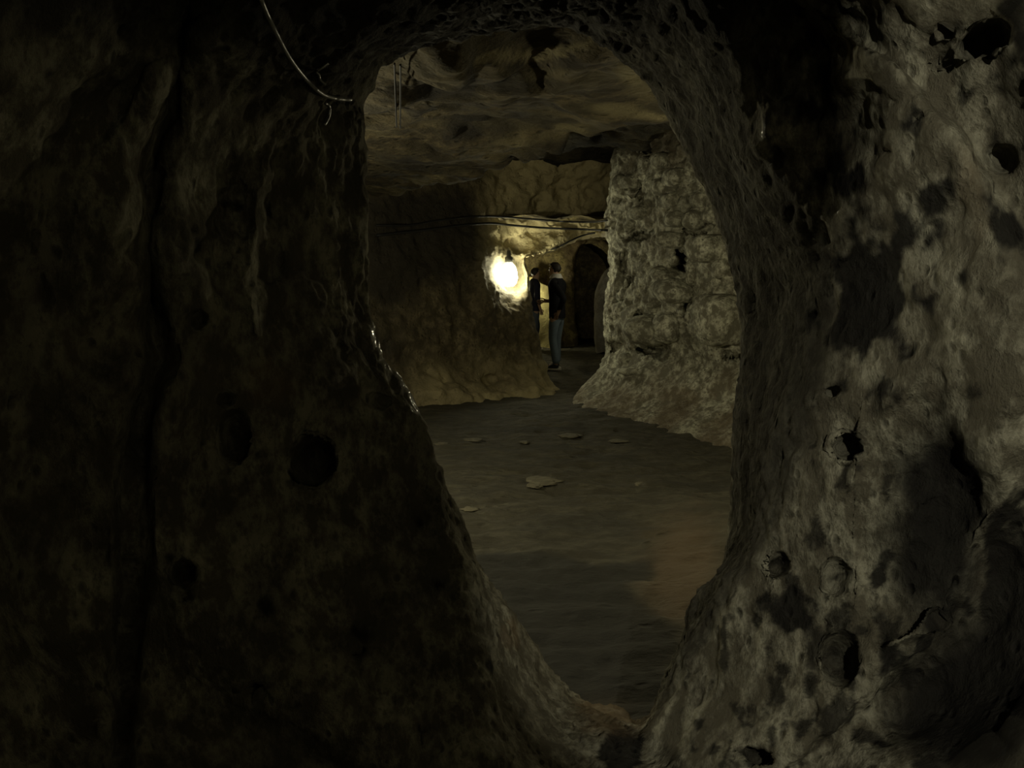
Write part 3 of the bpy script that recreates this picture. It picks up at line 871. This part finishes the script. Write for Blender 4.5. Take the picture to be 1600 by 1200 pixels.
# ------------------------------------------------------------------ tubes: cables, hook
def tube_mesh(name, pts, r, mat, sides=8, n=10, parent=None):
    c = spline(np.array(pts, float), n, 0)
    tng = np.gradient(c, axis=0)
    tng /= np.linalg.norm(tng, axis=1, keepdims=True)
    ref = np.array((0.31, 0.2, 0.93))
    s = np.cross(tng, ref)
    s /= np.linalg.norm(s, axis=1, keepdims=True)
    b = np.cross(tng, s)
    a = np.linspace(0, 2 * math.pi, sides, endpoint=False)
    rr = np.broadcast_to(np.asarray(r, float), (len(c),))
    G = c[:, None, :] + rr[:, None, None] * (np.cos(a)[None, :, None] * s[:, None, :] + np.sin(a)[None, :, None] * b[:, None, :])
    bm = bmesh.new()
    vs = [[bm.verts.new(q) for q in row] for row in G]
    for i in range(len(vs) - 1):
        for j in range(sides):
            bm.faces.new((vs[i][j], vs[i][(j + 1) % sides], vs[i + 1][(j + 1) % sides], vs[i + 1][j]))
    bm.faces.new(vs[0][::-1])
    bm.faces.new(vs[-1])
    bmesh.ops.recalc_face_normals(bm, faces=bm.faces)
    for f in bm.faces:
        f.smooth = True
    me = bpy.data.meshes.new(name)
    bm.to_mesh(me)
    bm.free()
    me.materials.append(mat)
    o = bpy.data.objects.new(name, me)
    COL.objects.link(o)
    if parent:
        o.parent = parent
    return o


def tag(o, label, cat, group=None):
    o['label'] = label
    o['category'] = cat
    if group:
        o['group'] = group
    return o


from mathutils.bvhtree import BVHTree
_bvh = {}


def snap(path, names, off, n=12, spread=1.6):
    """lay a path seen in the photograph onto the first of the named rock surfaces, off metres proud of it"""
    for nm in names:
        if nm not in _bvh:
            m_ = bpy.data.objects[nm].data
            _bvh[nm] = BVHTree.FromPolygons([v.co[:] for v in m_.vertices], [p.vertices[:] for p in m_.polygons])
    dirs, dep = [], []
    for q in spline(np.array(path, float), n, 0):
        best = 1e9
        for dx, dy in ((0, 0), (spread, 0), (-spread, 0), (0, spread), (0, -spread)):
            d_ = Vector(at(q[0] + dx, q[1] + dy, 5.0) - EYE).normalized()
            for nm in names:
                h = _bvh[nm].ray_cast(Vector(EYE), d_)
                if h[0] is not None:
                    best = min(best, h[3])
        if best < 1e8:
            dirs.append(Vector(at(q[0], q[1], 5.0) - EYE).normalized())
            dep.append(best)
    dep = np.array(dep)
    pad = np.pad(dep, 2, mode='edge')
    low = np.min([pad[k:k + len(dep)] for k in range(5)], 0)
    sm = low.copy()
    for _ in range(8):                       # iron out jumps without sinking into the rock
        sm[1:-1] = np.minimum(low[1:-1], (sm[:-2] + 2 * sm[1:-1] + sm[2:]) / 4)
    return np.array([np.array(Vector(EYE) + d_ * (k - off)) for d_, k in zip(dirs, sm)])


def px_path(pts):
    return [at(*p) for p in pts]


HALL = ('wall_back', 'wall_right', 'ceiling', 'ceiling_inner')
tag(tube_mesh('cable', snap([(395, -40), (410, 5), (428, 45), (452, 90), (478, 124), (502, 146), (525, 154), (548, 156)], ('wall_front',), 0.012), 0.0042, M['grey_cable'], n=2),
    'grey cable hanging in a curve at the top left of the rock opening', 'cable')
hk = bpy.data.objects.new('cable_hook', None)
COL.objects.link(hk)
tag(hk, 'small bent metal hook on dark rock that holds the grey cable', 'hook')
tube_mesh('shank', snap([(508, 161), (514, 166), (515, 174), (513, 184), (507, 195)], ('wall_front',), 0.016), 0.0036, M['metal'], n=2, parent=hk)
tube_mesh('wire', snap([(508, 132), (500, 124), (498, 116), (494, 112), (503, 106), (513, 99)], ('wall_front',), 0.014), 0.0026, M['metal'], n=2, parent=hk)
tag(tube_mesh('cable', snap([(588, 368), (660, 360), (715, 353), (765, 349), (800, 352), (850, 356), (905, 358), (950, 360)], HALL, 0.035), 0.015, M['cable'], n=2),
    'black cable running above the lit lamp along the back wall', 'cable')
tag(tube_mesh('cable', snap([(588, 352), (640, 352), (690, 344), (760, 338), (840, 343), (880, 346), (925, 347), (950, 344)], HALL, 0.035), 0.012, M['cable'], n=2),
    'upper black cable crossing the back wall just above another cable', 'cable')
tag(tube_mesh('cable', snap([(930, 364), (918, 366), (905, 370), (890, 377), (872, 386), (860, 390)], HALL, 0.03), 0.012, M['cable'], n=2),
    'short black cable slanting down the lintel over the doorway', 'cable')
for dx, w_ in ((0, 'left'), (9, 'right')):
    cp = snap([(617 + dx, 98), (617 + dx * 0.9, 120), (618 + dx * 0.8, 155), (620 + dx * 0.6, 190)], ('ceiling',), 0.012)
    tt = np.linspace(0, 1, len(cp))
    ln = np.stack([np.polyval(np.polyfit(tt, cp[:, k], 1), tt) for k in range(3)], 1)
    ln[:, 2] -= max(0.0, (ln[:, 2] - cp[:, 2]).max())          # a straight pipe that just clears the rock
    tag(tube_mesh('conduit', ln, 0.0045, M['cable'], n=2),
        'thin dark conduit, the %s one of two parallel ones on the ceiling' % w_, 'conduit')

# ------------------------------------------------------------------ the lamp in the niche
lamp = bpy.data.objects.new('wall_lamp', None)
COL.objects.link(lamp)
lamp.location = at(795, 430, 11.02)
tag(lamp, 'glowing white globe lamp in a rock niche beside the doorway', 'lamp')


def lathe(name, prof, mat, parent, seg=20, loc=(0, 0, 0)):
    bm = bmesh.new()
    rings = []
    for r, zz in prof:
        rings.append([bm.verts.new((r * math.cos(2 * math.pi * k / seg), r * math.sin(2 * math.pi * k / seg), zz)) for k in range(seg)])
    for a, b in zip(rings[:-1], rings[1:]):
        for k in range(seg):
            bm.faces.new((a[k], a[(k + 1) % seg], b[(k + 1) % seg], b[k]))
    bm.faces.new(rings[0][::-1])
    bm.faces.new(rings[-1])
    bmesh.ops.recalc_face_normals(bm, faces=bm.faces)
    for f in bm.faces:
        f.smooth = True
    me = bpy.data.meshes.new(name)
    bm.to_mesh(me)
    bm.free()
    me.materials.append(mat)
    o = bpy.data.objects.new(name, me)
    COL.objects.link(o)
    o.parent = parent
    o.location = loc
    return o


lathe('globe', [(0.012, -0.155), (0.07, -0.145), (0.105, -0.10), (0.12, -0.04), (0.115, 0.03), (0.10, 0.09), (0.08, 0.13), (0.05, 0.16), (0.045, 0.17)], M['globe'], lamp)
lathe('lamp_holder', [(0.05, 0.165), (0.055, 0.18), (0.055, 0.24), (0.03, 0.26), (0.028, 0.33), (0.01, 0.34)], M['socket'], lamp)
tube_mesh('bracket', [(0, 0, 0.31), (0, 0.06, 0.36), (0, 0.16, 0.37), (0, 0.30, 0.36)], 0.012, M['metal'], parent=lamp)


# ------------------------------------------------------------------ people
def skinned(name, verts, edges, radii, mat, parent=None, levels=2, root=0, post=None):
    me = bpy.data.meshes.new(name)
    me.from_pydata([tuple(v) for v in verts], edges, [])
    o = bpy.data.objects.new(name, me)
    COL.objects.link(o)
    sk = o.modifiers.new('skin', 'SKIN')
    sk.use_smooth_shade = True
    lay = me.skin_vertices[0].data if me.skin_vertices else None
    if lay is None:
        bpy.context.view_layer.objects.active = o
        with bpy.context.temp_override(object=o, active_object=o):
            bpy.ops.mesh.customdata_skin_add()
        lay = me.skin_vertices[0].data
    for i, r in enumerate(radii):
        lay[i].radius = r if isinstance(r, tuple) else (r, r)
        lay[i].use_root = (i == root)
    sb = o.modifiers.new('sub', 'SUBSURF')
    sb.levels = sb.render_levels = levels
    dg = bpy.context.evaluated_depsgraph_get()
    nm = bpy.data.meshes.new_from_object(o.evaluated_get(dg))
    o.modifiers.clear()
    o.data = nm
    bpy.data.meshes.remove(me)
    nm.name = name
    if post:
        v = np.empty(len(nm.vertices) * 3, np.float32)
        nm.vertices.foreach_get('co', v)
        v = post(v.reshape(-1, 3))
        nm.vertices.foreach_set('co', v.reshape(-1).astype(np.float32))
        nm.update()
    nm.materials.clear()
    nm.materials.append(mat)
    for p in nm.polygons:
        p.use_smooth = True
    if parent:
        o.parent = parent
    return o


def hand_chain(wrist, dirv, palm_n, side_v):
    """vertices, edges and radii of a palm with five bent fingers that start at the wrist"""
    V_, E_, R_ = [], [], []
    d_, n_, s_ = Vector(dirv).normalized(), Vector(palm_n).normalized(), Vector(side_v).normalized()
    w0 = Vector(wrist)
    V_.append(w0 + d_ * 0.045)
    R_.append((0.030, 0.016))
    lens = [0.070, 0.078, 0.072, 0.056]
    for k in range(4):
        b = w0 + d_ * 0.085 + s_ * (0.027 - 0.018 * k)
        m_ = b + d_ * lens[k] * 0.5 + n_ * 0.012
        t = m_ + d_ * lens[k] * 0.38 + n_ * 0.028
        i = len(V_)
        V_ += [b, m_, t]
        E_ += [(0, i), (i, i + 1), (i + 1, i + 2)]
        R_ += [0.0095, 0.0085, 0.007]
    b = w0 + d_ * 0.035 + s_ * 0.034 + n_ * 0.008
    m_ = b + d_ * 0.03 + s_ * 0.016 + n_ * 0.012
    t = m_ + d_ * 0.028 + s_ * 0.002 + n_ * 0.010
    i = len(V_)
    V_ += [b, m_, t]
    E_ += [(0, i), (i, i + 1), (i + 1, i + 2)]
    R_ += [0.012, 0.010, 0.008]
    return V_, E_, R_


def make_person(name, label, loc, rz, h, jm, tm, arms, legs, collar, hair_long=False, lean=0.0):
    """local frame: x to the person's right, y forward, z up; every limb is given by its joints"""
    s = h / 1.75
    V_, E_, R_ = [], [], []

    def add(p, r, link=None):
        V_.append(Vector(p) * s)
        R_.append(tuple(q * s for q in r) if isinstance(r, tuple) else r * s)
        if link is not None:
            E_.append((link, len(V_) - 1))
        return len(V_) - 1
    pel = add((0, 0, 0.95), (0.155, 0.105))
    bel = add((0, 0.005, 1.08), (0.135, 0.095), pel)
    che = add((0, 0.0 + lean * 0.5, 1.28), (0.165, 0.11), bel)
    upc = add((0, -0.01 + lean, 1.41), (0.12, 0.075), che)
    nek = add((0, 0.005 + lean, 1.50), 0.055, upc)
    hd0 = add((0, 0.03 + lean, 1.57), (0.058, 0.062), nek)
    hd1 = add((0, 0.035 + lean, 1.64), (0.074, 0.092), hd0)
    hd2 = add((0, 0.025 + lean, 1.70), (0.070, 0.085), hd1)
    jaw = add((0, 0.085 + lean, 1.56), (0.032, 0.026), hd0)
    for sd in (-1, 1):
        hip, knee, ank, toe = legs[sd]
        a = add(hip, (0.085, 0.09), pel)
        b = add(tuple(0.5 * (p + q) for p, q in zip(hip, knee)), (0.072, 0.078), a)
        b = add(knee, 0.056, b)
        c = add(tuple(0.6 * p + 0.4 * q for p, q in zip(knee, ank)), (0.052, 0.056), b)
        c = add(ank, 0.038, c)
        add(toe, (0.038, 0.026), c)
        sh, el, wr_ = arms[sd]
        a = add((sh[0] * 0.75, sh[1] + lean * 0.6, sh[2] - 0.015), 0.05, upc)
        a = add((sh[0], sh[1] + lean * 0.6, sh[2] - 0.02), 0.056, a)
        b = add(el, 0.042, a)
        c = add(wr_, (0.030, 0.024), b)
        dv = Vector(wr_) - Vector(el)
        nv_ = Vector((-sd, 0.2, 0.0))
        sv = dv.cross(nv_) * (1 if sd > 0 else -1)
        hv, he, hr = hand_chain(wr_, dv, nv_, sv)
        base = len(V_)
        for p, r in zip(hv, hr):
            add(p, r)
        E_.append((c, base))
        E_.extend((base + i, base + j) for i, j in he)

    hc = np.array((0, 0.035 + lean, 1.645)) * s

    def face(v):
        # nose, brow, eye hollows, lips, ears pressed into the head
        r = v - hc
        fwd = r[:, 1] > 0.03 * s
        head = v[:, 2] > 1.53 * s

        def bump(x, z_, rx, rz_, a):
            e_ = (r[:, 0] / s - x) ** 2 / rx ** 2 + (r[:, 2] / s - z_) ** 2 / rz_ ** 2
            return a * np.exp(-e_) * fwd * head * s
        v = v.copy()
        v[:, 1] += bump(0, -0.018, 0.013, 0.024, 0.022) - bump(0.03, 0.005, 0.014, 0.011, 0.012) - bump(-0.03, 0.005, 0.014, 0.011, 0.012)
        v[:, 1] += bump(0, 0.026, 0.05, 0.010, 0.006) + bump(0, -0.055, 0.022, 0.008, 0.006) - bump(0, -0.068, 0.02, 0.006, 0.004) + bump(0, -0.088, 0.022, 0.014, 0.008)
        for sd in (-1, 1):
            e_ = ((r[:, 1] / s + 0.012) / 0.016) ** 2 + ((r[:, 2] / s + 0.008) / 0.028) ** 2
            v[:, 0] += sd * 0.016 * s * np.exp(-e_) * (sd * r[:, 0] > 0.03 * s) * head
        return v
    body = skinned(name, V_, E_, R_, M['skin'], levels=2, root=0, post=face)
    body.location = loc
    body.rotation_euler = (0, 0, rz)
    tag(body, label, 'person')
    # jacket: torso and sleeves
    V2, E2, R2 = [], [], []

    def add2(p, r, link=None):
        V2.append(Vector(p) * s)
        R2.append(tuple(q * s for q in r) if isinstance(r, tuple) else r * s)
        if link is not None:
            E2.append((link, len(V2) - 1))
        return len(V2) - 1
    a0 = add2((0, -0.002, 0.90), (0.155, 0.115))
    a1 = add2((0, 0.0, 1.00), (0.178, 0.130), a0)
    a2 = add2((0, 0.0 + lean * 0.4, 1.18), (0.170, 0.125), a1)
    a3 = add2((0, -0.005 + lean * 0.8, 1.34), (0.19, 0.13), a2)
    a4 = add2((0, -0.01 + lean, 1.455), (0.145, 0.095), a3)
    a5 = add2((0, -0.005 + lean, 1.505), (0.088, 0.080), a4)
    add2((0, 0.0 + lean, 1.535), (0.070, 0.068), a5)
    for sd in (-1, 1):
        sh, el, wr_ = arms[sd]
        b = add2((sh[0] * 0.62, sh[1] + lean * 0.6, sh[2] + 0.02), 0.075, a4)
        b = add2((sh[0], sh[1] + lean * 0.6, sh[2] - 0.015), 0.076, b)
        c = add2(tuple(0.5 * (p + q) for p, q in zip(sh, el)), 0.068, b)
        c = add2(el, 0.060, c)
        add2(tuple(0.08 * p + 0.92 * q for p, q in zip(el, wr_)), 0.046, c)
    def hem(v):
        v = v.copy()
        low = v[:, 2] < 0.99 * s
        k = 1 - 0.22 * smooth(0.99, 0.88, v[:, 2] / s)
        mid_ = np.abs(v[:, 0]) < 0.30 * s
        r_ = np.hypot(v[:, 0] / 0.185, v[:, 1] / 0.135) / s
        cl = np.where(low & mid_ & (r_ > 0.93), 0.93 / np.maximum(r_, 1e-6), 1.0)
        v[:, 0] *= cl
        v[:, 1] *= cl
        return v
    skinned('jacket', V2, E2, R2, jm, body, root=1, post=hem)
    # trousers
    V3, E3, R3 = [], [], []

    def add3(p, r, link=None):
        V3.append(Vector(p) * s)
        R3.append(tuple(q * s for q in r) if isinstance(r, tuple) else r * s)
        if link is not None:
            E3.append((link, len(V3) - 1))
        return len(V3) - 1
    p0 = add3((0, 0, 0.97), (0.165, 0.118))
    p1 = add3((0, -0.005, 0.88), (0.165, 0.122), p0)
    for sd in (-1, 1):
        hip, knee, ank, toe = legs[sd]
        a = add3((hip[0], hip[1], hip[2] - 0.08), (0.096, 0.10), p1)
        b = add3(tuple(0.5 * (p + q) for p, q in zip(hip, knee)), (0.086, 0.092), a)
        b = add3(knee, 0.072, b)
        c = add3(tuple(0.55 * p + 0.45 * q for p, q in zip(knee, ank)), 0.068, b)
        add3((ank[0], ank[1], ank[2] - 0.005), 0.066, c)
    skinned('trousers', V3, E3, R3, tm, body, root=0)
    # shoes
    for sd in (-1, 1):
        hip, knee, ank, toe = legs[sd]
        dirn = (Vector(toe) - Vector(ank))
        dirn.z = 0
        dirn.normalize()
        fl = Vector((ank[0], ank[1], 0))
        pts_ = [fl - dirn * 0.05 + Vector((0, 0, 0.055)), fl + dirn * 0.02 + Vector((0, 0, 0.062)), fl + dirn * 0.10 + Vector((0, 0, 0.045)), fl + dirn * 0.185 + Vector((0, 0, 0.034)), fl + Vector((0, 0, 0.11))]
        sh_o = skinned('shoe', [p * s for p in pts_], [(0, 1), (1, 2), (2, 3), (1, 4)], [(0.042 * s, 0.04 * s), (0.045 * s, 0.045 * s), (0.048 * s, 0.036 * s), (0.04 * s, 0.026 * s), (0.047 * s, 0.047 * s)], M['shoe'], body, root=1)
        bm = bmesh.new()
        n_ = 16
        sd_v = Vector((-dirn.y, dirn.x, 0))
        lo_, hi_ = [], []
        for k in range(n_):
            a = 2 * math.pi * k / n_
            c_ = fl + dirn * (0.07 + 0.155 * math.cos(a)) + sd_v * (0.052 * math.sin(a) * (1 + 0.12 * math.cos(a)))
            lo_.append(bm.verts.new((c_ * s).to_tuple()))
            hi_.append(bm.verts.new(((c_ + Vector((0, 0, 0.028))) * s).to_tuple()))
        for k in range(n_):
            bm.faces.new((lo_[k], lo_[(k + 1) % n_], hi_[(k + 1) % n_], hi_[k]))
        bm.faces.new(hi_)
        bm.faces.new(lo_[::-1])
        me = bpy.data.meshes.new('sole')
        bm.to_mesh(me)
        bm.free()
        me.materials.append(M['sole'])
        so = bpy.data.objects.new('sole', me)
        COL.objects.link(so)
        so.parent = sh_o
    # hair: a cap over the skull, open at the face
    bm = bmesh.new()
    bmesh.ops.create_uvsphere(bm, u_segments=28, v_segments=20, radius=1)
    dele = []
    for q in bm.verts:
        x, y, z_ = q.co
        cut = -0.80 + 1.22 * float(smooth(-0.35, 0.55, y)) + 0.10 * math.sin(11 * x)
        if z_ < cut:
            dele.append(q)
    bmesh.ops.delete(bm, geom=dele, context='VERTS')
    for q in bm.verts:
        k = 1 + 0.05 * math.sin(9 * q.co.x + 5 * q.co.z) * math.cos(7 * q.co.y)
        q.co = Vector((q.co.x * 0.086 * k, q.co.y * 0.108 * k + 0.02 + lean, q.co.z * 0.098 * k + 1.665)) * s
    bmesh.ops.solidify(bm, geom=bm.faces[:], thickness=0.008)
    for f in bm.faces:
        f.smooth = True
    me = bpy.data.meshes.new('hair')
    bm.to_mesh(me)
    bm.free()
    me.materials.append(M['hair'])
    hr_o = bpy.data.objects.new('hair', me)
    COL.objects.link(hr_o)
    hr_o.parent = body
    # eyes
    for sd in (-1, 1):
        bm = bmesh.new()
        bmesh.ops.create_uvsphere(bm, u_segments=10, v_segments=8, radius=0.011 * s)
        me = bpy.data.meshes.new('eye')
        bm.to_mesh(me)
        bm.free()
        me.materials.append(M['eye'])
        eo = bpy.data.objects.new('eye', me)
        COL.objects.link(eo)
        eo.parent = body
        eo.location = Vector((sd * 0.03, 0.105 + lean, 1.65)) * s
    if collar:
        bm = bmesh.new()
        n_ = 20
        a_, b_, c_ = [], [], []
        for k in range(n_):
            a = math.pi * (0.5 + 0.12) + (2 * math.pi - 0.24 * math.pi) * k / (n_ - 1)
            ca, sa = math.cos(a), math.sin(a)
            a_.append(bm.verts.new((0.066 * ca * s, (0.072 * sa + 0.000 + lean) * s, 1.565 * s)))
            b_.append(bm.verts.new((0.074 * ca * s, (0.082 * sa - 0.002 + lean) * s, 1.572 * s)))
            c_.append(bm.verts.new((0.112 * ca * s, (0.112 * sa - 0.004 + lean) * s, 1.500 * s)))
        for k in range(n_ - 1):
            bm.faces.new((a_[k], a_[k + 1], b_[k + 1], b_[k]))
            bm.faces.new((b_[k], b_[k + 1], c_[k + 1], c_[k]))
        bmesh.ops.solidify(bm, geom=bm.faces[:], thickness=0.006)
        me = bpy.data.meshes.new('shirt_collar')
        bm.to_mesh(me)
        bm.free()
        me.materials.append(M['collar'])
        co = bpy.data.objects.new('shirt_collar', me)
        COL.objects.link(co)
        co.parent = body
        co['label'] = 'white shirt collar'
    return body


legs1 = {-1: ((-0.095, 0.0, 0.92), (-0.10, 0.03, 0.50), (-0.11, -0.05, 0.09), (-0.13, 0.10, 0.04)),
         1: ((0.095, 0.0, 0.92), (0.10, 0.05, 0.50), (0.11, 0.05, 0.09), (0.14, 0.20, 0.04))}
arms1 = {-1: ((-0.20, -0.02, 1.42), (-0.30, -0.27, 1.18), (-0.26, -0.15, 0.96)),
         1: ((0.20, -0.02, 1.42), (0.26, 0.08, 1.14), (0.14, 0.26, 1.12))}


def floor_z(x, y):
    return 0.0


p1 = at(870, 576, 13.0)
make_person('person', 'person in black jacket, white collar and blue jeans standing in the doorway', (p1[0], 13.0, 0.0), math.radians(60), 1.73, M['jacket'], M['denim'], arms1, legs1, True, lean=0.03)
legs2 = {-1: ((-0.09, 0.0, 0.92), (-0.09, 0.10, 0.50), (-0.10, 0.02, 0.09), (-0.11, 0.17, 0.04)),
         1: ((0.09, 0.0, 0.92), (0.10, -0.03, 0.50), (0.10, -0.12, 0.09), (0.12, 0.03, 0.04))}
arms2 = {-1: ((-0.20, -0.02, 1.42), (-0.25, -0.06, 1.13), (-0.20, 0.10, 0.95)),
         1: ((0.20, -0.02, 1.42), (0.26, -0.05, 1.14), (0.23, 0.04, 0.90))}
p2 = at(835, 545, 16.4)
make_person('person', 'person in navy jacket half hidden behind the rock corner under the lamp', (p2[0], 16.4, 0.0), math.radians(-70), 1.68, M['navy'], M['denim2'], arms2, legs2, False)
